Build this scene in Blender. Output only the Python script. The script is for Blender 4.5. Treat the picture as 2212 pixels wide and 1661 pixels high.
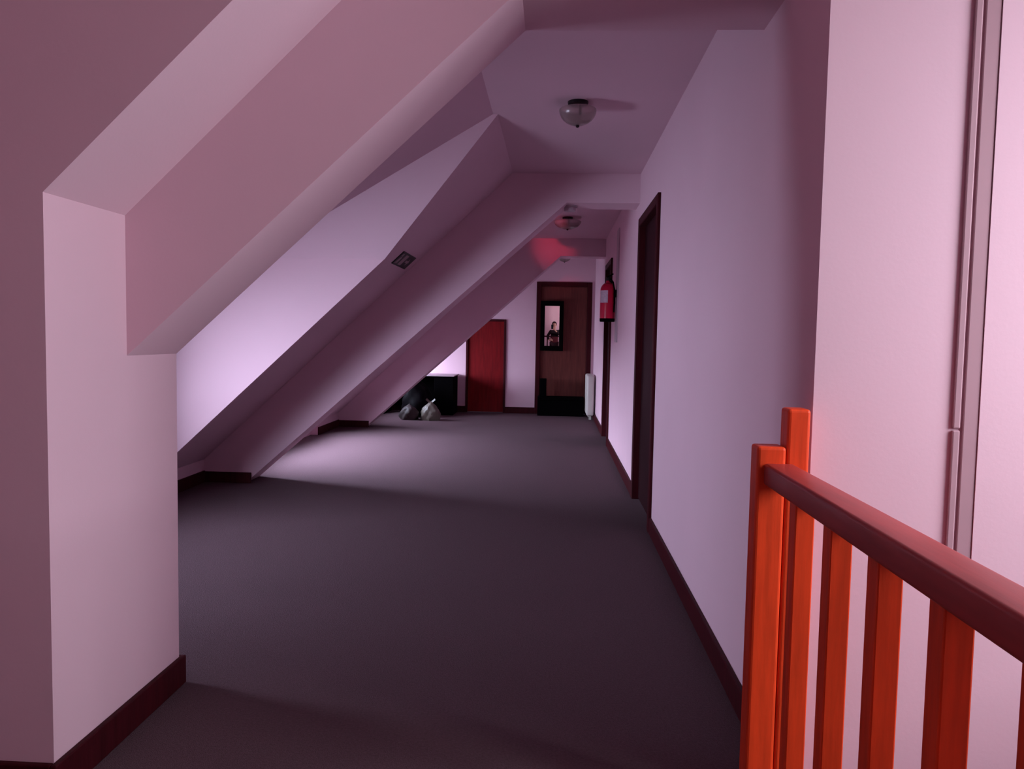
import bpy, bmesh, math, random
from mathutils import Vector, Matrix

for o in list(bpy.data.objects):
    bpy.data.objects.remove(o, do_unlink=True)
scene = bpy.context.scene
COL = scene.collection

# ------------------------------------------------------------------ camera
EYE = Vector((0.0, 0.0, 1.27))
R_ = Vector((0.9983025, 0.0551317, 0.01877826))
U_ = Vector((-0.02215574, 0.06130425, 0.99787319))
F_ = Vector((-0.05386326, 0.99659535, -0.06242167))
cam_d = bpy.data.cameras.new('camera')
cam_d.sensor_fit = 'HORIZONTAL'
cam_d.sensor_width = 36.0
cam_d.lens = 1635.586 / 2212.0 * 36.0
cam_d.clip_start = 0.01
cam_d.clip_end = 200
cam = bpy.data.objects.new('camera', cam_d)
COL.objects.link(cam)
m = Matrix((R_, U_, -F_)).transposed().to_4x4()
m.translation = EYE
cam.matrix_world = m
scene.camera = cam

# ------------------------------------------------------------------ view
scene.view_settings.view_transform = 'Standard'
scene.view_settings.look = 'None'
scene.view_settings.gamma = 1.0
scene.view_settings.use_curve_mapping = False
scene.view_settings.exposure = 0.0

# ------------------------------------------------------------------ world: dull evening sky
w = bpy.data.worlds.new('sky')
scene.world = w
w.use_nodes = True
w.node_tree.nodes['Background'].inputs[0].default_value = (0.62, 0.66, 0.95, 1)
w.node_tree.nodes['Background'].inputs[1].default_value = 0.6

DAY = (0.95, 1.04, 1.32)
STAIR = (0.98, 0.98, 1.05)
P_D1 = 770.0
P_D2 = 1750.0
P_D3 = 450.0
P_STAIR = 170.0
P_FILL = 115.0


def area_light(name, loc, direction, sx, sy, power, color):
    d = bpy.data.lights.new(name, 'AREA')
    d.shape = 'RECTANGLE'
    d.size, d.size_y = sx, sy
    d.energy = power
    d.color = color
    o = bpy.data.objects.new(name, d)
    COL.objects.link(o)
    o.location = loc
    o.rotation_euler = Vector(direction).to_track_quat('-Z', 'Y').to_euler()
    return o


# daylight standing outside each real window (three dormers, stair window)
area_light('daylight_dormer', (-4.10, 2.35, 1.34), (1, 0.56, -0.17), 2.8, 2.0, P_D1, DAY)
area_light('daylight_dormer', (-4.15, 7.05, 2.05), (1, 0.40, -0.62), 2.8, 1.8, P_D2, DAY)
area_light('daylight_dormer', (-4.05, 11.0, 1.45), (1, 0.40, -0.28), 2.6, 1.7, P_D3, DAY)
area_light('daylight_stair', (2.55, 1.20, 1.98), (-1, 0, -0.30), 1.3, 1.6, P_STAIR, STAIR)

# ------------------------------------------------------------------ materials
MATS = {}


def mat(name, col, rough=0.6, spec=0.5, metal=0.0, bump=0.0, bscale=60.0, var=0.0, vscale=3.0,
        coat=0.0, emit=None, estr=0.0, stretch=None, alpha=None, trans=0.0):
    if name in MATS:
        return MATS[name]
    mt = bpy.data.materials.new(name)
    mt.use_nodes = True
    nt = mt.node_tree
    b = nt.nodes['Principled BSDF']
    b.inputs['Base Color'].default_value = (*col, 1)
    b.inputs['Roughness'].default_value = rough
    b.inputs['Specular IOR Level'].default_value = spec
    b.inputs['Metallic'].default_value = metal
    b.inputs['Coat Weight'].default_value = coat
    b.inputs['Coat Roughness'].default_value = 0.15
    b.inputs['Transmission Weight'].default_value = trans
    if emit:
        b.inputs['Emission Color'].default_value = (*emit, 1)
        b.inputs['Emission Strength'].default_value = estr
    tc = nt.nodes.new('ShaderNodeTexCoord')
    mp = nt.nodes.new('ShaderNodeMapping')
    nt.links.new(tc.outputs['Object'], mp.inputs['Vector'])
    if stretch:
        mp.inputs['Scale'].default_value = stretch
    if var > 0:
        n = nt.nodes.new('ShaderNodeTexNoise')
        n.inputs['Scale'].default_value = vscale
        n.inputs['Detail'].default_value = 5
        nt.links.new(mp.outputs['Vector'], n.inputs['Vector'])
        r = nt.nodes.new('ShaderNodeMapRange')
        r.inputs['From Min'].default_value = 0.3
        r.inputs['From Max'].default_value = 0.7
        r.inputs['To Min'].default_value = 1 - var
        r.inputs['To Max'].default_value = 1 + var
        nt.links.new(n.outputs['Fac'], r.inputs['Value'])
        mx = nt.nodes.new('ShaderNodeVectorMath')
        mx.operation = 'SCALE'
        mx.inputs[0].default_value = col
        nt.links.new(r.outputs['Result'], mx.inputs['Scale'])
        nt.links.new(mx.outputs['Vector'], b.inputs['Base Color'])
    if bump > 0:
        n2 = nt.nodes.new('ShaderNodeTexNoise')
        n2.inputs['Scale'].default_value = bscale
        n2.inputs['Detail'].default_value = 4
        nt.links.new(mp.outputs['Vector'], n2.inputs['Vector'])
        bp = nt.nodes.new('ShaderNodeBump')
        bp.inputs['Strength'].default_value = bump
        bp.inputs['Distance'].default_value = 0.01
        nt.links.new(n2.outputs['Fac'], bp.inputs['Height'])
        nt.links.new(bp.outputs['Normal'], b.inputs['Normal'])
    MATS[name] = mt
    return mt


PLASTER = mat('painted_plaster', (0.72, 0.48, 0.56), 0.85, 0.2, bump=0.03, bscale=90, var=0.02, vscale=1.5)
CARPET = mat('dark_carpet', (0.116, 0.072, 0.084), 0.95, 0.05, bump=0.6, bscale=260, var=0.16, vscale=120)
REDWOOD = mat('dark_red_wood', (0.042, 0.003, 0.006), 0.55, 0.12, bump=0.05, bscale=30, var=0.25, vscale=8, stretch=(6, 6, 0.6))
DOORWOOD = mat('door_wood', (0.17, 0.006, 0.008), 0.6, 0.12, bump=0.03, bscale=30, var=0.22, vscale=6, stretch=(6, 6, 0.6))
DARKLEAF = mat('dark_leaf_wood', (0.016, 0.0012, 0.003), 0.55, 0.1, bump=0.03, bscale=30, var=0.2, vscale=6, stretch=(6, 6, 0.6))
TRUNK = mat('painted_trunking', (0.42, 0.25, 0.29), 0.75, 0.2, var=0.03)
BROWNDOOR = mat('brown_door_wood', (0.12, 0.030, 0.024), 0.5, 0.2, bump=0.03, bscale=30, var=0.2, vscale=6, stretch=(6, 6, 0.6))
RAILWOOD = mat('varnished_orange_wood', (0.74, 0.060, 0.014), 0.42, 0.22, bump=0.03, bscale=30, var=0.18, vscale=7, stretch=(7, 7, 0.7), coat=0.06)
HANDRAIL = mat('varnished_rail_wood', (0.32, 0.030, 0.026), 0.45, 0.4, bump=0.02, bscale=30, var=0.15, vscale=7, stretch=(7, 0.7, 7), coat=0.08)
BLACK = mat('black_laminate', (0.0015, 0.001, 0.0015), 0.8, 0.02, var=0.1)
FRAMEBLK = mat('dark_frame', (0.002, 0.001, 0.0012), 0.8, 0.03, var=0.1)
MIRROR = mat('mirror_glass', (0.93, 0.90, 0.91), 0.0, 0.5, metal=1.0)
REDPAINT = mat('red_enamel', (0.55, 0.005, 0.045), 0.4, 0.25, var=0.05, coat=0.08)
WHITEP = mat('white_enamel', (0.50, 0.46, 0.42), 0.5, 0.4, var=0.05)
LABELW = mat('white_label', (0.62, 0.50, 0.60), 0.6, 0.3, var=0.12, vscale=60)
GLASSD = mat('frosted_lamp_glass', (0.62, 0.50, 0.50), 0.22, 0.4, var=0.06, trans=0.8)
DMETAL = mat('dark_metal', (0.015, 0.010, 0.012), 0.4, 0.5, metal=0.6)
PLASTIC = mat('pale_plastic', (0.45, 0.33, 0.38), 0.5, 0.4, var=0.04)
BAGW = mat('white_plastic_bag', (0.12, 0.10, 0.08), 0.45, 0.4, bump=0.5, bscale=14, var=0.1)
BAGG = mat('grey_plastic_bag', (0.045, 0.034, 0.034), 0.5, 0.15, bump=0.5, bscale=14, var=0.15)
BAGB = mat('black_plastic_bag', (0.0025, 0.0015, 0.0025), 0.6, 0.06, bump=0.5, bscale=12, var=0.1)
SIGN = mat('dull_green_sign', (0.022, 0.026, 0.022), 0.5, 0.3, var=0.1)
SIGNP = mat('sign_pictogram', (0.34, 0.24, 0.26), 0.6, 0.3, var=0.05)
SKIN = mat('skin', (0.60, 0.30, 0.24), 0.5, 0.4, var=0.04)
HAIR = mat('dark_hair', (0.03, 0.008, 0.008), 0.5, 0.4, var=0.2, vscale=60)
TOP = mat('dark_top', (0.016, 0.006, 0.010), 0.8, 0.2, var=0.15)
WAIST = mat('maroon_knit', (0.11, 0.016, 0.026), 0.85, 0.2, var=0.15)
TROUSER = mat('dark_trousers', (0.030, 0.008, 0.014), 0.85, 0.2, var=0.15)
PHONE = mat('black_phone', (0.008, 0.008, 0.010), 0.25, 0.5, var=0.05)
FILLBULB = mat('added_lamp_bulb', (0.8, 0.7, 0.7), 0.4, 0.3, emit=(1.0, 0.8, 0.82), estr=4.0)  # glowing bulb of the added lamp behind the camera
REDGLOW = mat('added_red_lens', (0.5, 0.01, 0.03), 0.3, 0.5, emit=(1, 0.03, 0.08), estr=3.0)  # glowing lens of the added red lamp

pane = bpy.data.materials.new('window_glass')
pane.use_nodes = True
nt = pane.node_tree
nt.nodes.remove(nt.nodes['Principled BSDF'])
tr = nt.nodes.new('ShaderNodeBsdfTransparent')
tr.inputs[0].default_value = (0.95, 0.96, 0.97, 1)
gl = nt.nodes.new('ShaderNodeBsdfGlossy')
gl.inputs['Roughness'].default_value = 0.02
mixs = nt.nodes.new('ShaderNodeMixShader')
mixs.inputs[0].default_value = 0.06
nt.links.new(tr.outputs[0], mixs.inputs[1])
nt.links.new(gl.outputs[0], mixs.inputs[2])
nt.links.new(mixs.outputs[0], nt.nodes['Material Output'].inputs['Surface'])


# ------------------------------------------------------------------ builders
class MB:
    def __init__(self):
        self.v, self.f = [], []

    def add(self, vs, fs):
        n = len(self.v)
        self.v += [tuple(p) for p in vs]
        self.f += [tuple(i + n for i in q) for q in fs]
        return self

    def box(self, a, b):
        x0, y0, z0 = a
        x1, y1, z1 = b
        return self.add([(x0, y0, z0), (x1, y0, z0), (x1, y1, z0), (x0, y1, z0),
                         (x0, y0, z1), (x1, y0, z1), (x1, y1, z1), (x0, y1, z1)],
                        [(0, 3, 2, 1), (4, 5, 6, 7), (0, 1, 5, 4), (1, 2, 6, 5), (2, 3, 7, 6), (3, 0, 4, 7)])

    def prism_y(self, prof, y0, y1):
        """closed XZ outline swept from y0 to y1"""
        n = len(prof)
        vs = [(x, y0, z) for x, z in prof] + [(x, y1, z) for x, z in prof]
        fs = [tuple(range(n)), tuple(range(2 * n - 1, n - 1, -1))]
        fs += [(i, i + n, (i + 1) % n + n, (i + 1) % n) for i in range(n)]
        return self.add(vs, fs)

    def slab(self, pts, off):
        """flat polygon thickened by the offset vector"""
        n = len(pts)
        off = Vector(off)
        vs = [Vector(p) for p in pts] + [Vector(p) + off for p in pts]
        fs = [tuple(range(n)), tuple(range(2 * n - 1, n - 1, -1))]
        fs += [(i, i + n, (i + 1) % n + n, (i + 1) % n) for i in range(n)]
        return self.add(vs, fs)

    def tube(self, pts, rad, seg=12, caps=True):
        pts = [Vector(p) for p in pts]
        rads = rad if isinstance(rad, (list, tuple)) else [rad] * len(pts)
        rings = []
        for i, p in enumerate(pts):
            t = (pts[min(i + 1, len(pts) - 1)] - pts[max(i - 1, 0)]).normalized()
            ref = Vector((0, 0, 1)) if abs(t.z) < 0.9 else Vector((1, 0, 0))
            a = t.cross(ref).normalized()
            b = t.cross(a).normalized()
            rings.append([p + (a * math.cos(2 * math.pi * k / seg) + b * math.sin(2 * math.pi * k / seg)) * rads[i] for k in range(seg)])
        vs = [q for r in rings for q in r]
        fs = []
        for i in range(len(pts) - 1):
            for k in range(seg):
                k2 = (k + 1) % seg
                fs.append((i * seg + k, i * seg + k2, (i + 1) * seg + k2, (i + 1) * seg + k))
        if caps:
            fs.append(tuple(range(seg - 1, -1, -1)))
            fs.append(tuple(range((len(pts) - 1) * seg, len(pts) * seg)))
        return self.add(vs, fs)

    def lathe(self, prof, c, seg=28):
        """prof: (radius, z) bottom to top around vertical axis at c"""
        vs, fs = [], []
        for r, z in prof:
            for k in range(seg):
                a = 2 * math.pi * k / seg
                vs.append((c[0] + r * math.cos(a), c[1] + r * math.sin(a), c[2] + z))
        for i in range(len(prof) - 1):
            for k in range(seg):
                k2 = (k + 1) % seg
                fs.append((i * seg + k, i * seg + k2, (i + 1) * seg + k2, (i + 1) * seg + k))
        fs.append(tuple(range(seg - 1, -1, -1)))
        fs.append(tuple(range((len(prof) - 1) * seg, len(prof) * seg)))
        return self.add(vs, fs)

    def build(self, name, material, parent=None, bevel=0.0, smooth=False, bseg=2):
        me = bpy.data.meshes.new(name)
        o0 = Vector((0, 0, 0))
        up = parent
        while up is not None:
            o0 = o0 + up.location
            up = up.parent
        me.from_pydata([Vector(p) - o0 for p in self.v], [], self.f)
        bm = bmesh.new()
        bm.from_mesh(me)
        bmesh.ops.recalc_face_normals(bm, faces=bm.faces)
        bm.to_mesh(me)
        bm.free()
        me.materials.append(material)
        if smooth:
            for p in me.polygons:
                p.use_smooth = True
            try:
                me.set_sharp_from_angle(angle=math.radians(40))
            except Exception:
                pass
        o = bpy.data.objects.new(name, me)
        COL.objects.link(o)
        if parent is not None:
            o.parent = parent
        if bevel > 0:
            md = o.modifiers.new('bevel', 'BEVEL')
            md.width = bevel
            md.segments = bseg
            md.limit_method = 'ANGLE'
        return o


def tag(o, label, cat, group=None, kind=None):
    o['label'] = label
    o['category'] = cat
    if group:
        o['group'] = group
    if kind:
        o['kind'] = kind
    return o


def struct(o, label, cat):
    return tag(o, label, cat, kind='structure')


def thing(name, loc, label, cat, group=None, kind=None):
    o = bpy.data.objects.new(name, None)
    o.empty_display_size = 0.1
    COL.objects.link(o)
    o.location = loc
    tag(o, label, cat, group, kind)
    return o


# ------------------------------------------------------------------ dimensions
XW = 0.666        # corridor face of the right wall
ZC = 2.592        # flat ceiling
YF = 12.636       # far wall
XB = -1.321       # near block face
XK = -2.93        # low knee wall under the slope
XD = -3.02        # dormer window wall


def zs(x):        # main roof slope
    return 2.93 + 0.935 * x


# ------------------------------------------------------------------ floor
struct(MB().box((-3.25, -1.15, -0.22), (XW - 0.02, 1.97, 0)).box((-3.25, 1.97, -0.22), (0.9, YF + 0.12, 0)).build('floor', CARPET),
       'dark purple grey carpet running down the whole attic corridor', 'floor')
struct(MB().box((XW - 0.02, -2.75, -1.9), (2.13, 1.97, -1.7)).box((-3.25, -2.75, -1.9), (XW - 0.02, -1.15, -1.7)).build('floor_lower', CARPET),
       'dark landing of the stairwell one flight below', 'floor')

# ------------------------------------------------------------------ right wall with two door openings
D1 = (4.96, 6.08)
D2 = (8.93, 9.93)
DT = 2.215
fw_ = 0.065       # door frame width


def right_wall():
    b = MB()
    x0, x1 = XW, XW + 0.13
    b.box((x0, 2.10, 0), (x1, D1[0] + fw_ * .5, ZC + .1))
    b.box((x0, D1[1] - fw_ * .5, 0), (x1, D2[0] + fw_ * .5, ZC + .1))
    b.box((x0, D2[1] - fw_ * .5, 0), (x1, YF + .1, ZC + .1))
    for d in (D1, D2):
        b.box((x0, d[0] + fw_ * .5, DT - fw_ * .5), (x1, d[1] - fw_ * .5, ZC + .1))
    return b.build('wall_right', PLASTER)


struct(right_wall(), 'long pale lilac corridor wall with two doors on the right', 'wall')

b = MB()
b.box((XW, 1.97, -1.9), (2.13, 2.10, 3.5))
struct(b.build('wall_stair', PLASTER), 'bright pale pink stairwell wall facing the camera behind the railing', 'wall')

# stairwell shell around and behind the camera
b = MB()
for z0, z1, y0, y1 in ((-1.9, 0.80, -2.75, 1.97), (2.30, 3.5, -2.75, 1.97), (0.80, 2.30, -2.75, 0.70), (0.80, 2.30, 1.82, 1.97)):
    b.box((2.0, y0, z0), (2.13, y1, z1))
struct(b.build('wall_window', PLASTER), 'stairwell outer wall with the stair window', 'wall')
struct(MB().box((-3.25, -2.88, -1.9), (2.13, -2.75, 3.5)).build('wall_back', PLASTER), 'bright pink stairwell wall seen in the mirror', 'wall')
struct(MB().box((-3.25, -2.75, -1.9), (-3.12, 1.905, 3.5)).build('wall_left', PLASTER), 'plain wall left of the stair landing', 'wall')
struct(MB().box((-3.25, -2.88, 3.5), (2.13, 2.10, 3.6)).build('ceiling_stair', PLASTER), 'high ceiling over the stairwell', 'ceiling')

# ------------------------------------------------------------------ far wall with two doors
FD = (-0.300, 0.617, 2.195)
SD = (-1.465, -0.796, 1.562)
b = MB()
y0, y1 = YF, YF + 0.12
e = 0.03
b.box((-3.25, y0, 0), (SD[0] + e, y1, 2.75))
b.box((SD[0] + e, y0, SD[2] - e), (SD[1] - e, y1, 2.75))
b.box((SD[1] - e, y0, 0), (FD[0] + e, y1, 2.75))
b.box((FD[0] + e, y0, FD[2] - e), (FD[1] - e, y1, 2.75))
b.box((FD[1] - e, y0, 0), (0.9, y1, 2.75))
struct(b.build('wall_far', PLASTER), 'pale end wall of the corridor with a tall and a low door', 'wall')

# ------------------------------------------------------------------ ceiling and roof slopes
struct(MB().box((-0.40, 2.28, ZC), (0.9, YF + .1, ZC + .12)).build('ceiling', PLASTER),
       'flat mauve ceiling strip along the corridor', 'ceiling')

# wall facing the stair landing, cut to the roof slope, with its soffit
prof = [(-3.14, 0), (XB, 0), (XB, 1.62), (-0.30, ZC), (XW, ZC), (XW, 3.5), (-3.14, 3.5)]
struct(MB().prism_y(prof, 1.905, 2.28).build('wall_front', PLASTER),
       'dim pink wall at the left edge with its sloping soffit above', 'wall')
# roof trusses boxed in plaster
t1 = [(-3.14, 0), (XB, 0), (XB, 1.19), (-0.117, 2.29), (XW, 2.29), (XW, 2.75), (-3.14, 2.75)]
struct(MB().prism_y(t1, 2.28, 2.589).build('trim_1', PLASTER),
       'nearest boxed sloping roof beam above the left pillar, widest of the three', 'beam')
t2 = [(-3.14, 0), (-2.573, 0), (0.079, 2.36), (XW, 2.36), (XW, 2.75), (-3.14, 2.75)]
struct(MB().prism_y(t2, 6.2, 6.5).build('trim_2', PLASTER),
       'middle boxed sloping roof beam running down to the carpet', 'beam')
t3 = [(-3.14, 0), (-2.556, 0), (0.067, 2.36), (XW, 2.36), (XW, 2.75), (-3.14, 2.75)]
struct(MB().prism_y(t3, 10.2, 10.5).build('trim_3', PLASTER),
       'farthest boxed sloping roof beam in front of the low door', 'beam')


def slope_run(name, ya, yb, tri, label):
    """sloping ceiling ya..yb (tri: extra wedge towards the dormer valley) plus knee wall"""
    b = MB()
    k = (XK, zs(XK))
    off = (-0.10, 0, 0.107)
    ya = ya + .004
    xt = -0.305
    b.slab([(xt, tri, zs(xt)), (xt, yb, zs(xt)), (k[0], yb, k[1]), (k[0], ya, k[1]), (-1.207, ya, zs(-1.207)), (-0.335, tri, zs(-.335))], off)
    b.box((XK - .12, ya, 0), (XK, yb, zs(XK) + .02))
    return struct(b.build(name, PLASTER), label, 'sloped ceiling')


slope_run('ceiling_slope_1', 5.33, 6.2, 4.56, 'sloping ceiling between the near dormer and the middle beam, carrying the sign')
slope_run('ceiling_slope_2', 9.29, 10.2, 8.52, 'sloping ceiling between the middle and farthest beams')


def dormer(name, y0, y1, ywin, label, hip=True):
    b = MB()
    dz = lambda x: 2.617 + 0.45 * (x + .335)
    off = (-0.03, 0, 0.12)
    x_e = -0.335 - (2.617 - 1.80) / 0.45
    if hip:
        yv = y1 - 0.77
        b.slab([(-0.30, y0, dz(-.3)), (-0.30, yv, dz(-.3)), (-0.335, yv, 2.617), (x_e, y1, 1.80), (XD, y1, dz(XD)), (XD, y0, dz(XD))], off)
        b.slab([(-0.335, yv, 2.617), (x_e, y1, 1.80), (-1.207, y1, 1.80)], (0, 0.02, 0.12))
        b.slab([(-1.207, y1, zs(-1.207)), (x_e, y1, 1.80), (XD, y1, dz(XD)), (XD, y1, 0), (XK, y1, 0), (XK, y1, zs(XK))], (0, 0.003, 0))
    else:
        b.slab([(-0.30, y0, dz(-.3)), (-0.30, y1, dz(-.3)), (XD, y1, dz(XD)), (XD, y0, dz(XD))], off)
    # window wall
    zt = dz(XD) + .05
    wa, wb = ywin
    b.box((XD - .12, y0, 0), (XD, y1, 0.60))
    b.box((XD - .12, y0, 1.34), (XD, y1, zt))
    b.box((XD - .12, y0, 0.60), (XD, wa, 1.34))
    b.box((XD - .12, wb, 0.60), (XD, y1, 1.34))
    struct(b.build(name, PLASTER), label, 'dormer')


dormer('wall_dormer_1', 2.589, 5.33, (2.75, 4.35), 'bright dormer recess between the nearest and the middle beam')
dormer('wall_dormer_2', 6.5, 9.29, (6.8, 8.9), 'dormer recess hidden behind the middle beam')
dormer('wall_dormer_3', 10.5, YF, (10.7, 12.4), 'last dormer recess beside the end wall', hip=False)


def window(name, x, ya, yb, za, zb, label):
    t = thing(name, (x, (ya + yb) / 2, za), label, 'window', kind='structure')
    f = MB()
    for p, q in (((x - .05, ya, za), (x + .0, ya + .05, zb)), ((x - .05, yb - .05, za), (x, yb, zb)),
                 ((x - .05, ya + .05, za), (x, yb - .05, za + .05)), ((x - .05, ya + .05, zb - .05), (x, yb - .05, zb)),
                 ((x - .045, (ya + yb) / 2 - .025, za + .05), (x - .005, (ya + yb) / 2 + .025, zb - .05))):
        f.box(p, q)
    f.build('window_frame', WHITEP, t)
    ym = (ya + yb) / 2
    for c, d in ((ya + .05, ym - .025), (ym + .025, yb - .05)):
        MB().box((x - .03, c, za + .05), (x - .025, d, zb - .05)).build('pane', pane, t)
    return t


window('window_1', XD - .05, 2.75, 4.35, .60, 1.34, 'window of the nearest dormer, hidden behind the left pillar')
window('window_2', XD - .05, 6.8, 8.9, .60, 1.34, 'window of the middle dormer, hidden behind the middle beam')
window('window_3', XD - .05, 10.7, 12.4, .60, 1.34, 'window of the last dormer, hidden behind the farthest beam')
window('window_4', 2.09, 0.70, 1.82, .80, 2.30, 'stair window out of frame to the right of the railing')

# ------------------------------------------------------------------ baseboards
BH, BT = 0.102, 0.018
b = MB()
for ya, yb in ((1.97, D1[0]), (D1[1], D2[0]), (D2[1], YF - BT)):
    b.box((XW - BT, ya, 0), (XW, yb, BH))
struct(b.build('baseboard_right', REDWOOD, bevel=.004), 'dark red wooden baseboard along the right wall', 'baseboard')
b = MB()
b.box((-2.9, YF - BT, 0), (SD[0], YF, BH)).box((SD[1], YF - BT, 0), (FD[0], YF, BH))
struct(b.build('baseboard_far', REDWOOD, bevel=.004), 'dark red baseboard along the end wall', 'baseboard')
b = MB()
b.box((XB, 1.905 - BT, 0), (XB + BT, 2.589 + BT, BH))
b.box((-3.12, 1.905 - BT, 0), (XB, 1.905, BH))
b.box((XD, 2.589, 0), (XB, 2.589 + BT, BH))
struct(b.build('baseboard_left', REDWOOD, bevel=.004), 'dark red baseboard wrapped around the left pillar', 'baseboard')
b = MB()
for y, xs, ya in ((6.2, -2.573 + .05, 5.33), (10.2, -2.556 + .05, 9.29)):
    b.box((XK, ya, 0), (XK + BT, y - BT, .098))
    b.box((XK, y - BT, 0), (xs, y, .09))
struct(b.build('baseboard_knee', REDWOOD, bevel=.003), 'dark baseboard at the foot of the sloping ceiling and beams', 'baseboard')

# trim: pipe chase on the stair wall
struct(MB().box((1.0745, 1.960, -1.7), (1.72, 1.97, 3.5)).build('trim_4', PLASTER),
       'shallow boxed pipe chase on the stairwell wall at the right edge', 'pipe chase')


# ------------------------------------------------------------------ doors
def side_door(name, d, label):
    t = thing(name, (XW, d[0], 0), label, 'door', kind='structure')
    a, c = d
    x0, x1 = XW - 0.022, XW + 0.12
    MB().box((x0, a, 0), (x1, a + fw_, DT)).build('jamb', REDWOOD, t, bevel=.006)
    MB().box((x0, c - fw_, 0), (x1, c, DT)).build('jamb', REDWOOD, t, bevel=.006)
    MB().box((x0, a + fw_, DT - fw_), (x1, c - fw_, DT)).build('head', REDWOOD, t, bevel=.006)
    MB().box((XW + .03, a + fw_, 0.012), (XW + .07, c - fw_, DT - fw_)).build('leaf', DARKLEAF, t, bevel=.004)
    return t


side_door('door_1', D1, 'near dark red wooden door in the right wall')
side_door('door_2', D2, 'farther dark red door in the right wall, behind the fire extinguisher')


def end_door(name, X0, X1, zt, label, leafmat, fwid):
    t = thing(name, (X0, YF, 0), label, 'door', kind='structure')
    y0, y1 = YF - .02, YF + .1
    MB().box((X0, y0, 0), (X0 + fwid, y1, zt)).build('jamb', REDWOOD, t, bevel=.005)
    MB().box((X1 - fwid, y0, 0), (X1, y1, zt)).build('jamb', REDWOOD, t, bevel=.005)
    MB().box((X0 + fwid, y0, zt - fwid), (X1 - fwid, y1, zt)).build('head', REDWOOD, t, bevel=.005)
    MB().box((X0 + fwid, YF + .01, .01), (X1 - fwid, YF + .05, zt - fwid)).build('leaf', leafmat, t, bevel=.004)
    return t


end_door('door_3', FD[0], FD[1], FD[2], 'tall brown door in the end wall with a mirror hung on it', BROWNDOOR, .075)
end_door('door_4', SD[0], SD[1], SD[2], 'low red door in the end wall under the slope', DOORWOOD, .035)

# ------------------------------------------------------------------ mirror on the far door
MC = Vector((-0.036, YF - .045, 1.467))
mn = -Vector((-0.00243762, 0.9998923, 0.01447251))          # hangs tipped slightly forward
t = thing('wall_mirror', MC, 'narrow upright mirror in a thick black frame hung on the tall brown door', 'mirror')
zax = mn.normalized()
xax = Vector((0, 0, 1)).cross(zax).normalized()
yax = zax.cross(xax)
rot = Matrix((xax, yax, zax)).transposed().to_4x4()
t.matrix_world = Matrix.Translation(MC) @ rot
mw, mh, ow, oh = .120, .330, .190, .412


def lbox(a, c, name, material, bev=0):
    bb = MB().box(a, c)
    o = bb.build(name, material, bevel=bev)
    o.parent = t
    return o


lbox((-mw, -mh, -.012), (mw, mh, 0.0), 'glass', MIRROR)
for a, c in (((-ow, -oh, -.02), (-mw, oh, .014)), ((mw, -oh, -.02), (ow, oh, .014)),
             ((-mw, mh, -.02), (mw, oh, .014)), ((-mw, -oh, -.02), (mw, -mh, .014))):
    lbox(a, c, 'frame_rail', FRAMEBLK, .005)

# ------------------------------------------------------------------ balustrade beside the camera
t = thing('balustrade', (.565, 1.93, 0), 'varnished red wooden balustrade along the stairwell at right', 'railing')
MB().box((.512, 1.900, 0), (.583, 1.966, 1.010)).build('newel_post', RAILWOOD, t, bevel=.008, bseg=3)
MB().box((.584, 1.902, 0), (.640, 1.966, 1.105)).build('tall_post', RAILWOOD, t, bevel=.008, bseg=3)
prof = []
hw, hh, rr = .037, .027, .008
for cx, cz, a0 in ((hw - rr, hh - rr, 0), (-(hw - rr), hh - rr, 90), (-(hw - rr), -(hh - rr), 180), (hw - rr, -(hh - rr), 270)):
    for k in range(5):
        a = math.radians(a0 + k * 22.5)
        prof.append((.567 + cx + rr * math.cos(a), .941 + cz + rr * math.sin(a)))
MB().prism_y(prof, -1.10, 1.904).build('handrail', HANDRAIL, t, smooth=True)
MB().box((.537, -1.1, 0.0), (.597, 1.90, .055)).build('bottom_rail', HANDRAIL, t, bevel=.006)
yb = 1.717
while yb > -1.0:
    MB().box((.545, yb - .022, .05), (.588, yb + .022, .918)).build('baluster', RAILWOOD, t, bevel=.003)
    yb -= .2145

# balustrade across the landing behind the photographer, seen in the mirror
t = thing('balustrade', (-.4, -1.08, 0), 'thin red balustrade crossing behind the photographer, seen in the mirror', 'railing')
MB().box((-1.90, -1.115, .90), (.44, -1.055, .95)).build('handrail', REDWOOD, t, bevel=.01)
for x in (.44,):
    MB().box((x, -1.12, 0), (x + .07, -1.05, 1.0)).build('newel_post', REDWOOD, t, bevel=.006)
x = .27
while x > -1.9:
    MB().box((x - .02, -1.105, 0), (x + .02, -1.065, .905)).build('baluster', REDWOOD, t, bevel=.003)
    x -= .2145

# ------------------------------------------------------------------ conduit by the chase
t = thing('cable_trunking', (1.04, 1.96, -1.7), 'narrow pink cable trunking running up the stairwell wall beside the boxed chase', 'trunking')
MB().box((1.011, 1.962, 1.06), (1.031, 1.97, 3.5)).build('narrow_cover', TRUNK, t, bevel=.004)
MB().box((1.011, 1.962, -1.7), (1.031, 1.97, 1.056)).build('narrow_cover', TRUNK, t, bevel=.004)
MB().box((1.036, 1.962, -1.7), (1.074, 1.97, 3.5)).build('wide_cover', TRUNK, t, bevel=.003)


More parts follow.
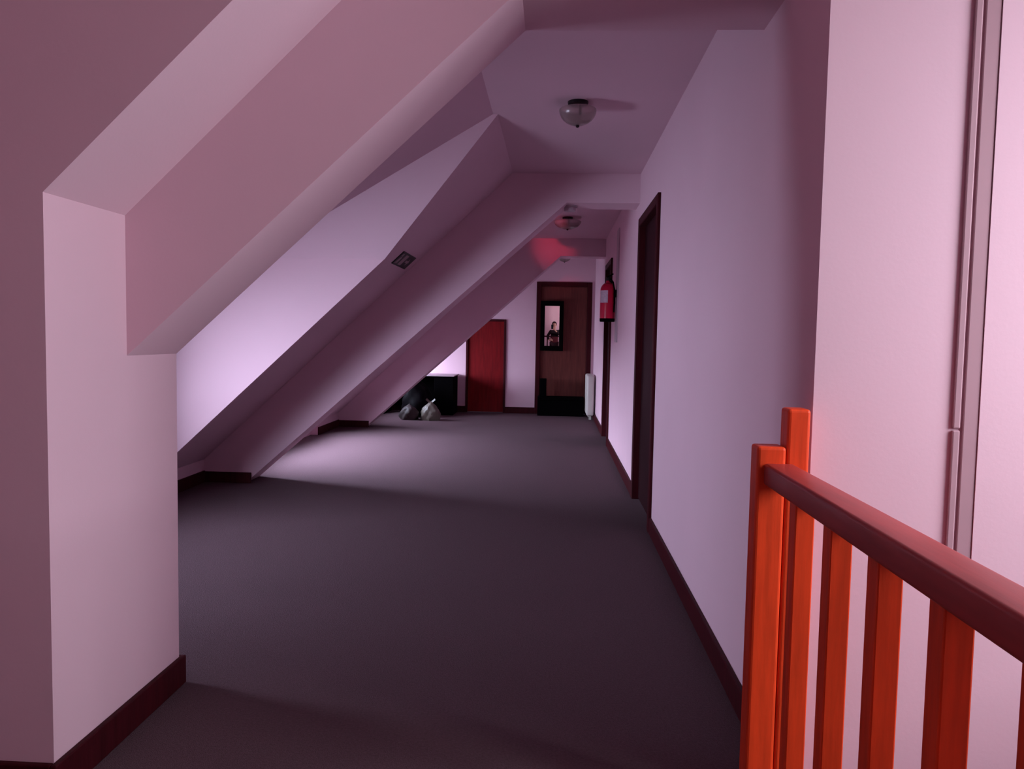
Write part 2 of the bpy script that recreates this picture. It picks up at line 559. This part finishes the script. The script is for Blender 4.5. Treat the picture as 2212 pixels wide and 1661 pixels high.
# ------------------------------------------------------------------ ceiling lamps
def ceiling_lamp(x, y, rad, label):
    t = thing('ceiling_lamp', (x, y, ZC), label, 'lamp', 'ceiling lamps along the corridor')
    MB().lathe([(.056, -.016), (.058, -.002), (.058, 0)], (x, y, ZC)).build('ceiling_plate', DMETAL, t, smooth=True)
    MB().tube([(x + .014, y, ZC - .016), (x + .014, y, ZC - .075)], .008).build('stem', DMETAL, t, smooth=True)
    dish = [(rad * math.sin(math.radians(a)), -.045 - .085 * math.cos(math.radians(a))) for a in (8, 22, 36, 50, 64, 78, 90)]
    dish += [(rad * .95, -.040)] + [(rad * .95 * math.sin(math.radians(a)), -.043 - .078 * math.cos(math.radians(a))) for a in (78, 64, 50, 36, 22, 8)]
    gd = MB().lathe(dish, (x, y, ZC)).build('glass_dish', GLASSD, t, smooth=True)
    MB().lathe([(.004, -.142), (.010, -.138), (.010, -.128), (.004, -.12)], (x, y, ZC)).build('finial', DMETAL, gd, smooth=True)
    return t


ceiling_lamp(.106, 4.346, .105, 'nearest glass dish ceiling lamp, large in view under the dark ceiling')
ceiling_lamp(.122, 8.42, .150, 'middle glass dish ceiling lamp just past the smoke detector')
ceiling_lamp(.140, 12.0, .105, 'farthest small ceiling lamp above the tall brown door')

# smoke detector under the middle beam
t = thing('smoke_detector', (.108, 6.35, 2.36), 'small pale smoke detector under the middle beam', 'smoke detector')
MB().lathe([(.062, -.012), (.066, -.003), (.066, 0)], (.108, 6.35, 2.36)).build('base', PLASTIC, t, smooth=True)
MB().lathe([(.030, -.048), (.044, -.045), (.048, -.036), (.048, -.012)], (.108, 6.35, 2.36)).build('cover', PLASTIC, t, smooth=True)

# made-up red lamp hidden behind the middle beam to tint the farthest beam red
t = thing('added_red_lamp', (-.05, 6.502, 2.46), 'small added red lamp on the hidden side of the middle beam, there for its glow', 'lamp')
MB().box((-.09, 6.5, 2.42), (-.01, 6.525, 2.50)).build('housing', PLASTIC, t, bevel=.004)
MB().lathe([(.022, -.008), (.02, .004), (.008, .010)], (-.05, 6.54, 2.46)).build('lens', REDGLOW, t, smooth=True)
d = bpy.data.lights.new('added_red_spot', 'SPOT')
d.energy = 130
d.color = (1.0, 0.03, 0.10)
d.spot_size = math.radians(12)
d.spot_blend = 1.0
d.shadow_soft_size = .03
lo = bpy.data.objects.new('added_red_spot', d)
COL.objects.link(lo)
lo.parent = t
lo.location = (0, .06, 0)
lo.rotation_euler = (Vector((-.02, 10.2, 2.49)) - Vector((-.05, 6.562, 2.46))).to_track_quat('-Z', 'Y').to_euler()

# ------------------------------------------------------------------ exit sign on the slope
# plate lies on the sloping ceiling between Y 5.56 and 6.03
sx = Vector((1, 0, .935)).normalized()         # up the slope
sy = Vector((0, 1, 0))
sn = sx.cross(sy).normalized()
if sn.z > 0:
    sn = -sn
c0 = Vector((-1.162, 5.80, zs(-1.162)))
t = thing('exit_sign', c0, 'small dark green plate with pale markings on the sloping ceiling', 'sign')


def onplate(rects, name, material, d0, d1):
    bb = MB()
    for pts in rects:
        bb.slab([c0 + sy * p[0] + sx * p[1] + sn * d0 for p in pts], sn * (d1 - d0))
    return bb.build(name, material, t)


onplate([[(-.235, -.065), (.235, -.065), (.235, .065), (-.235, .065)]], 'plate', SIGN, .0, .008)
onplate([[(-.10, -.05), (.0, -.05), (.0, .05), (-.10, .05)]], 'door_mark', SIGNP, .0075, .0095)
onplate([[(.03, -.012), (.10, -.012), (.10, -.035), (.15, .0), (.10, .035), (.10, .012), (.03, .012)]], 'arrow_mark', SIGNP, .0075, .0095)
onplate([[(-.20, .022), (-.17, .022), (-.17, .048), (-.20, .048)]], 'head_mark', SIGNP, .0075, .0095)
onplate([[(-.21, -.05), (-.19, -.05), (-.172, -.02), (-.165, -.05), (-.145, -.05), (-.15, .016), (-.185, .016)]], 'figure_mark', SIGNP, .0075, .0095)

# ------------------------------------------------------------------ fire extinguisher and its board
t = thing('notice_board', (XW, 8.14, 1.235), 'tall narrow pale backing board on the wall behind the fire extinguisher', 'board')
MB().box((XW - .012, 8.02, 1.235), (XW, 8.27, 2.43)).build('panel', PLASTIC, t, bevel=.002)
ex, ey, ez = .563, 8.15, 1.452
t = thing('fire_extinguisher', (ex, ey, ez), 'red fire extinguisher with white label hanging on the right wall', 'extinguisher')
MB().lathe([(.078, .018), (.080, .028), (.080, .33), (.077, .355), (.064, .385), (.042, .405), (.024, .415), (.022, .435)], (ex, ey, ez), 32).build('cylinder', REDPAINT, t, smooth=True)
body = bpy.data.objects['cylinder']
MB().lathe([(.074, .0), (.080, .004), (.081, .035), (.079, .036)], (ex, ey, ez), 32).build('base_ring', BLACK, body, smooth=True)
lb = MB()
vs, fs = [], []
for i in range(9):
    a = math.radians(180 + 15 + i * 9)
    for z in (.20, .33):
        vs.append((ex + .0812 * math.cos(a), ey + .0812 * math.sin(a), ez + z))
for i in range(8):
    fs.append((2 * i, 2 * i + 2, 2 * i + 3, 2 * i + 1))
lb.add(vs, fs).build('paper_label', LABELW, body, smooth=True)
vlv = MB()
vlv.lathe([(.020, .43), (.022, .44), (.022, .47), (.012, .478)], (ex, ey, ez), 16)
vlv.tube([(ex, ey, ez + .455), (ex + .03, ey, ez + .455)], .008, 8)
vlv = vlv.build('valve', DMETAL, t, smooth=True)
MB().slab([(ex - .012, ey - .02, ez + .478), (ex + .05, ey - .02, ez + .515), (ex + .055, ey - .02, ez + .502), (ex - .012, ey - .02, ez + .462)], (0, .03, 0)).build('lever', BLACK, vlv)
MB().slab([(ex + .0, ey - .02, ez + .44), (ex + .055, ey - .02, ez + .425), (ex + .052, ey - .02, ez + .412), (ex, ey - .02, ez + .428)], (0, .03, 0)).build('carry_handle', BLACK, vlv)
MB().tube([(ex + .025, ey, ez + .455), (ex + .05, ey - .03, ez + .42), (ex + .066, ey - .06, ez + .33), (ex + .068, ey - .062, ez + .2), (ex + .064, ey - .06, ez + .1)], .009, 10).build('hose', BLACK, t, smooth=True)
MB().box((ex + .06, ey - .02, ez + .26), (XW - .013, ey + .02, ez + .34)).build('wall_bracket', DMETAL, t)

# ------------------------------------------------------------------ radiator in the far right corner
rx0, rx1, ry0, ry1, rz0, rz1 = .528, .640, 11.72, 12.46, .07, .70
t = thing('radiator', ((rx0 + rx1) / 2, (ry0 + ry1) / 2, 0), 'white column radiator on the right wall beside the tall brown door', 'radiator')
n = 9
for i in range(n):
    y = ry0 + .04 + i * (ry1 - ry0 - .08) / (n - 1)
    MB().box((rx0, y - .036, rz0), (rx1, y + .036, rz1)).build('column', WHITEP, t, bevel=.028, bseg=3, smooth=True)
MB().tube([((rx0 + rx1) / 2, ry0 + .02, rz0 + .07), ((rx0 + rx1) / 2, ry1 - .02, rz0 + .07)], .022).build('pipe', WHITEP, t, smooth=True)
MB().box((rx0 + .045, ry0 + .15, 0), (rx1 - .03, ry0 + .18, rz0 + .03)).build('foot', WHITEP, t)
MB().box((rx0 + .045, ry1 - .18, 0), (rx1 - .03, ry1 - .15, rz0 + .03)).build('foot', WHITEP, t)

# ------------------------------------------------------------------ dark bench before the far door
t = thing('bench', (.13, 12.4, 0), 'low black bench with one upright end standing before the tall brown door', 'bench')
MB().box((-.245, 12.27, .26), (.505, 12.55, .312)).build('seat', BLACK, t, bevel=.006)
MB().box((-.245, 12.29, 0), (.505, 12.53, .26)).build('base', BLACK, t, bevel=.006)
MB().box((-.21, 12.29, .312), (-.105, 12.53, .60)).build('end_panel', BLACK, t, bevel=.006)

# ------------------------------------------------------------------ desk under the last dormer
t = thing('desk', (-2.1, 12.3, 0), 'black desk with a pale thin top tucked under the slope by the end wall', 'desk')
MB().box((-2.75, 11.98, .622), (-1.575, 12.60, .640)).build('desktop', PLASTIC, t, bevel=.003)
MB().box((-1.895, 12.0, 0), (-1.592, 12.58, .622)).build('drawer_unit', BLACK, t, bevel=.004)
MB().box((-2.73, 12.0, 0), (-2.70, 12.58, .622)).build('side_panel', BLACK, t, bevel=.004)
MB().box((-2.70, 12.50, .1), (-1.895, 12.53, .60)).build('back_panel', BLACK, t)


# ------------------------------------------------------------------ bags under the slope
def bag(name, c, rx, ry, h, material, seed, label, ears=True):
    rnd = random.Random(seed)
    t = thing(name, c, label, 'bag')
    seg, rows = 28, 14
    vs, fs = [], []
    ph = [rnd.uniform(0, 6.28) for _ in range(5)]
    for i in range(rows + 1):
        u = i / rows
        base = math.sin(math.pi * min(1, .28 + u * .72)) ** .55 if u < .98 else .12
        if u > .8:
            base *= 1 - (u - .8) * 1.2
        for k in range(seg):
            a = 2 * math.pi * k / seg
            wv = 1 + .12 * math.sin(2 * a + ph[0] + 2 * u) + .08 * math.sin(5 * a + ph[1] - 7 * u) + .05 * math.sin(9 * a + ph[2] + 13 * u) + rnd.uniform(-.03, .03)
            vs.append((c[0] + rx * base * wv * math.cos(a), c[1] + ry * base * wv * math.sin(a), c[2] + h * u * (1 + .05 * math.sin(2 * a + ph[3]))))
    for i in range(rows):
        for k in range(seg):
            k2 = (k + 1) % seg
            fs.append((i * seg + k, i * seg + k2, (i + 1) * seg + k2, (i + 1) * seg + k))
    fs.append(tuple(range(seg - 1, -1, -1)))
    fs.append(tuple(range(rows * seg, (rows + 1) * seg)))
    MB().add(vs, fs).build('sack', material, t, smooth=True)
    if ears:
        for s in (-1, 1):
            MB().slab([(c[0] + s * rx * .1, c[1], c[2] + h * .93), (c[0] + s * rx * .55, c[1] - .02, c[2] + h * 1.12),
                       (c[0] + s * rx * .45, c[1] + .01, c[2] + h * 1.2), (c[0] + s * rx * .0, c[1] + .02, c[2] + h * 1.0)], (0, .012, 0)).build('handle', material, t)
    return t


bag('plastic_bag', (-1.835, 11.30, 0), .135, .14, .27, BAGW, 3, 'pale plastic bag with knotted handles before the black desk')
bag('plastic_bag', (-2.16, 11.30, 0), .135, .14, .23, BAGG, 8, 'dull grey plastic bag left of the pale bag', ears=False)
bag('refuse_sack', (-2.12, 11.74, 0), .25, .20, .56, BAGB, 5, 'large black refuse sack slumped behind the plastic bags', ears=False)

# ------------------------------------------------------------------ added lamp behind the camera, brightens the back wall shown in the mirror
lp = Vector((.62, -2.60, 1.75))
t = thing('added_fill_lamp', lp, 'added fill lamp with a metal shade, unseen on the stairwell wall behind the camera', 'lamp')
MB().box((lp.x - .03, -2.75, lp.z - .05), (lp.x + .03, -2.735, lp.z + .05)).build('back_plate', DMETAL, t)
MB().tube([(lp.x, -2.735, lp.z), (lp.x, -2.66, lp.z)], .008, 8).build('arm', DMETAL, t)
MB().lathe([(.04 * math.sin(math.radians(a)) + .001, -.04 * math.cos(math.radians(a))) for a in range(0, 181, 20)], (lp.x, lp.y - .02, lp.z), 16).build('bulb', FILLBULB, t, smooth=True)
vs, fs = [], []
for rr_ in (.110, .114):
    for i in range(19):
        a = math.radians(-8 + i * (196 / 18))
        for z in (-.14, .14):
            vs.append((lp.x + rr_ * 1.3 * math.cos(a), lp.y - .03 + rr_ * math.sin(a), lp.z + z))
for i in range(18):
    q = 2 * i
    fs.append((q, q + 2, q + 3, q + 1))
    fs.append((38 + q, 38 + q + 1, 38 + q + 3, 38 + q + 2))
    fs.append((q, 38 + q, 38 + q + 2, q + 2))
    fs.append((q + 1, q + 3, 38 + q + 3, 38 + q + 1))
fs += [(0, 1, 39, 38), (36, 74, 75, 37)]
MB().add(vs, fs).build('shade', DMETAL, t, smooth=True)  # shaped to keep the added light on the back wall, off the room
d = bpy.data.lights.new('added_fill_light', 'POINT')
d.energy = P_FILL
d.color = (1.0, .86, .90)
d.shadow_soft_size = .03
lo = bpy.data.objects.new('added_fill_light', d)
COL.objects.link(lo)
lo.parent = t
lo.location = (0, -.075, 0)


# ------------------------------------------------------------------ the photographer (seen in the mirror)
def skin(name, joints, edges, radii, root, material, parent, levels=2):
    me = bpy.data.meshes.new(name)
    keys = list(joints)
    me.from_pydata([Vector(joints[k]) - parent.location for k in keys], [(keys.index(a), keys.index(c)) for a, c in edges], [])
    o = bpy.data.objects.new(name, me)
    COL.objects.link(o)
    o.parent = parent
    md = o.modifiers.new('skin', 'SKIN')
    md.use_smooth_shade = True
    for i, k in enumerate(keys):
        r = radii[k]
        me.skin_vertices[0].data[i].radius = r if isinstance(r, tuple) else (r, r)
        me.skin_vertices[0].data[i].use_root = (k == root)
    sd = o.modifiers.new('sub', 'SUBSURF')
    sd.levels = sd.render_levels = levels
    me.materials.append(material)
    return o


px, py = .075, -.34
P = thing('person', (px, py, 0), 'person in dark clothes holding up a phone, reflected in the mirror', 'person')
J = {'pelvis': (px, py, .74), 'waist': (px, py, .86), 'chest': (px, py + .01, 1.02), 'neck0': (px, py, 1.15), 'neck1': (px, py + .01, 1.20), 'head0': (px - .003, py + .02, 1.27), 'head1': (px - .006, py + .01, 1.345), 'head2': (px - .006, py, 1.40),
     'hipR': (px + .075, py, .70), 'kneeR': (px + .085, py + .02, .39), 'ankR': (px + .085, py - .01, .075), 'toeR': (px + .10, py + .12, .035),
     'hipL': (px - .075, py, .70), 'kneeL': (px - .085, py + .02, .39), 'ankL': (px - .085, py - .01, .075), 'toeL': (px - .10, py + .12, .035),
     'shR': (px + .135, py, 1.115), 'elR': (px + .20, py + .10, .99), 'wrR': (px + .03, py + .27, 1.15), 'paR': (px - .005, py + .285, 1.20),
     'shL': (px - .135, py, 1.115), 'elL': (px - .235, py - .02, .93), 'wrL': (px - .15, py + .09, .82), 'paL': (px - .10, py + .11, .83)}
E_ = [('pelvis', 'waist'), ('waist', 'chest'), ('chest', 'neck0'), ('neck0', 'neck1'), ('neck1', 'head0'), ('head0', 'head1'), ('head1', 'head2'),
      ('pelvis', 'hipR'), ('hipR', 'kneeR'), ('kneeR', 'ankR'), ('ankR', 'toeR'), ('pelvis', 'hipL'), ('hipL', 'kneeL'), ('kneeL', 'ankL'), ('ankL', 'toeL'),
      ('chest', 'shR'), ('shR', 'elR'), ('elR', 'wrR'), ('wrR', 'paR'), ('chest', 'shL'), ('shL', 'elL'), ('elL', 'wrL'), ('wrL', 'paL')]
RD = {'pelvis': (.115, .085), 'waist': (.10, .075), 'chest': (.12, .085), 'neck0': .055, 'neck1': .042, 'head0': (.060, .070), 'head1': (.072, .085), 'head2': (.052, .062),
      'hipR': .080, 'kneeR': .052, 'ankR': .034, 'toeR': .028, 'hipL': .080, 'kneeL': .052, 'ankL': .034, 'toeL': .028,
      'shR': .048, 'elR': .034, 'wrR': .023, 'paR': .026, 'shL': .048, 'elL': .034, 'wrL': .023, 'paL': .026}
skin('body', J, E_, RD, 'pelvis', SKIN, P)
# clothing over the same skeleton, a little larger
ct = ['waist', 'chest', 'neck0', 'shR', 'elR', 'shL', 'elL']
JT = {k: J[k] for k in ct}
JT['foreR'] = tuple(Vector(J['elR']).lerp(Vector(J['wrR']), .8))
JT['foreL'] = tuple(Vector(J['elL']).lerp(Vector(J['wrL']), .8))
RT = {k: (tuple(x + .014 for x in RD[k]) if isinstance(RD[k], tuple) else RD[k] + .012) for k in ct}
RT['foreR'] = RT['foreL'] = .040
skin('dark_top', JT, [('waist', 'chest'), ('chest', 'neck0'), ('chest', 'shR'), ('shR', 'elR'), ('elR', 'foreR'), ('chest', 'shL'), ('shL', 'elL'), ('elL', 'foreL')], RT, 'chest', TOP, P)
skin('waist_wrap', {'a': (px, py, .76), 'b': (px, py, .82), 'c': (px, py, .88)}, [('a', 'b'), ('b', 'c')], {'a': (.136, .108), 'b': (.132, .104), 'c': (.118, .094)}, 'b', WAIST, P)
JL = {k: J[k] for k in ('pelvis', 'hipR', 'kneeR', 'hipL', 'kneeL', 'ankR', 'ankL')}
skin('trousers', JL, [('pelvis', 'hipR'), ('hipR', 'kneeR'), ('kneeR', 'ankR'), ('pelvis', 'hipL'), ('hipL', 'kneeL'), ('kneeL', 'ankL')],
     {'pelvis': (.13, .10), 'hipR': .095, 'kneeR': .066, 'hipL': .095, 'kneeL': .066, 'ankR': .055, 'ankL': .055}, 'pelvis', TROUSER, P)
# hair cap, face
hc = Vector((px - .006, py - .012, 1.355))
hv, hf = [], []
seg = 24
for i in range(9):
    el = math.radians(-25 + i * 14.2)
    for k in range(seg):
        a = 2 * math.pi * k / seg
        front = max(0, math.sin(a))
        drop = .055 * front * (1 if i < 4 else 0) * (4 - i) / 4 * 1.6
        hv.append((hc.x + .083 * math.cos(el) * math.cos(a), hc.y + .096 * math.cos(el) * math.sin(a) - .01 * front * (i < 4), hc.z + .095 * math.sin(el) + drop))
for i in range(8):
    for k in range(seg):
        k2 = (k + 1) % seg
        hf.append((i * seg + k, i * seg + k2, (i + 1) * seg + k2, (i + 1) * seg + k))
hf.append(tuple(range(8 * seg, 9 * seg)))
MB().add(hv, hf).build('hair', HAIR, P, smooth=True)
fy = py + .085
for s in (-1, 1):
    MB().lathe([(.002, -.008), (.010, -.004), (.010, .004), (.002, .008)], (px - .006 + s * .030, fy + .004, 1.322), 12).build('eye', HAIR, P, smooth=True)
    MB().lathe([(.004, -.022), (.012, -.01), (.012, .012), (.004, .024)], (px - .006 + s * .076, py + .01, 1.315), 10).build('ear', SKIN, P, smooth=True)
MB().add([(px - .018, fy, 1.285), (px + .008, fy, 1.285), (px - .005, fy + .026, 1.286), (px - .005, fy, 1.325)], [(0, 1, 2), (0, 2, 3), (1, 3, 2), (0, 3, 1)]).build('nose', SKIN, P)
MB().box((px - .025, fy - .004, 1.262), (px + .015, fy + .004, 1.269)).build('mouth', WAIST, P)
# fingers: right hand round the phone, left hand resting on the hip
def fingers(wrist, palm, dirs, lens, name):
    for i, (dv, ln) in enumerate(zip(dirs, lens)):
        p0 = Vector(palm) + Vector(dv[0])
        p1 = p0 + Vector(dv[1]) * ln * .55
        p2 = p1 + Vector(dv[2]) * ln * .45
        MB().tube([p0, p1, p2], [.0085, .008, .0065], 8).build(name, SKIN, P, smooth=True)


pa = J['paR']
fingers(None, pa, [((.0, .005, .01 + .016 * i), (-.9, .25, .1), (-.95, -.1, .1)) for i in range(4)], (.062, .07, .068, .055), 'finger')
fingers(None, pa, [((.012, .005, .02), (.2, .2, .9), (-.5, .1, .8))], (.055,), 'thumb')
pl = J['paL']
fingers(None, pl, [((.0, .005, -.022 + .014 * i), (.9, .1, -.2), (.8, -.3, -.3)) for i in range(4)], (.055, .065, .066, .06), 'finger')
fingers(None, pl, [((-.01, .01, .02), (.4, .2, .7), (.7, .0, .4))], (.05,), 'thumb')

t = thing('mobile_phone', (0, -.016, 1.21), 'black phone held up in front of the person in the mirror', 'phone')
MB().box((-.036, -.022, 1.196), (.036, -.012, 1.345)).build('phone_body', PHONE, t, bevel=.004)
MB().lathe([(.006, -.001), (.006, .001)], (-.02, -.017, 1.346), 12).build('side_button', DMETAL, t)
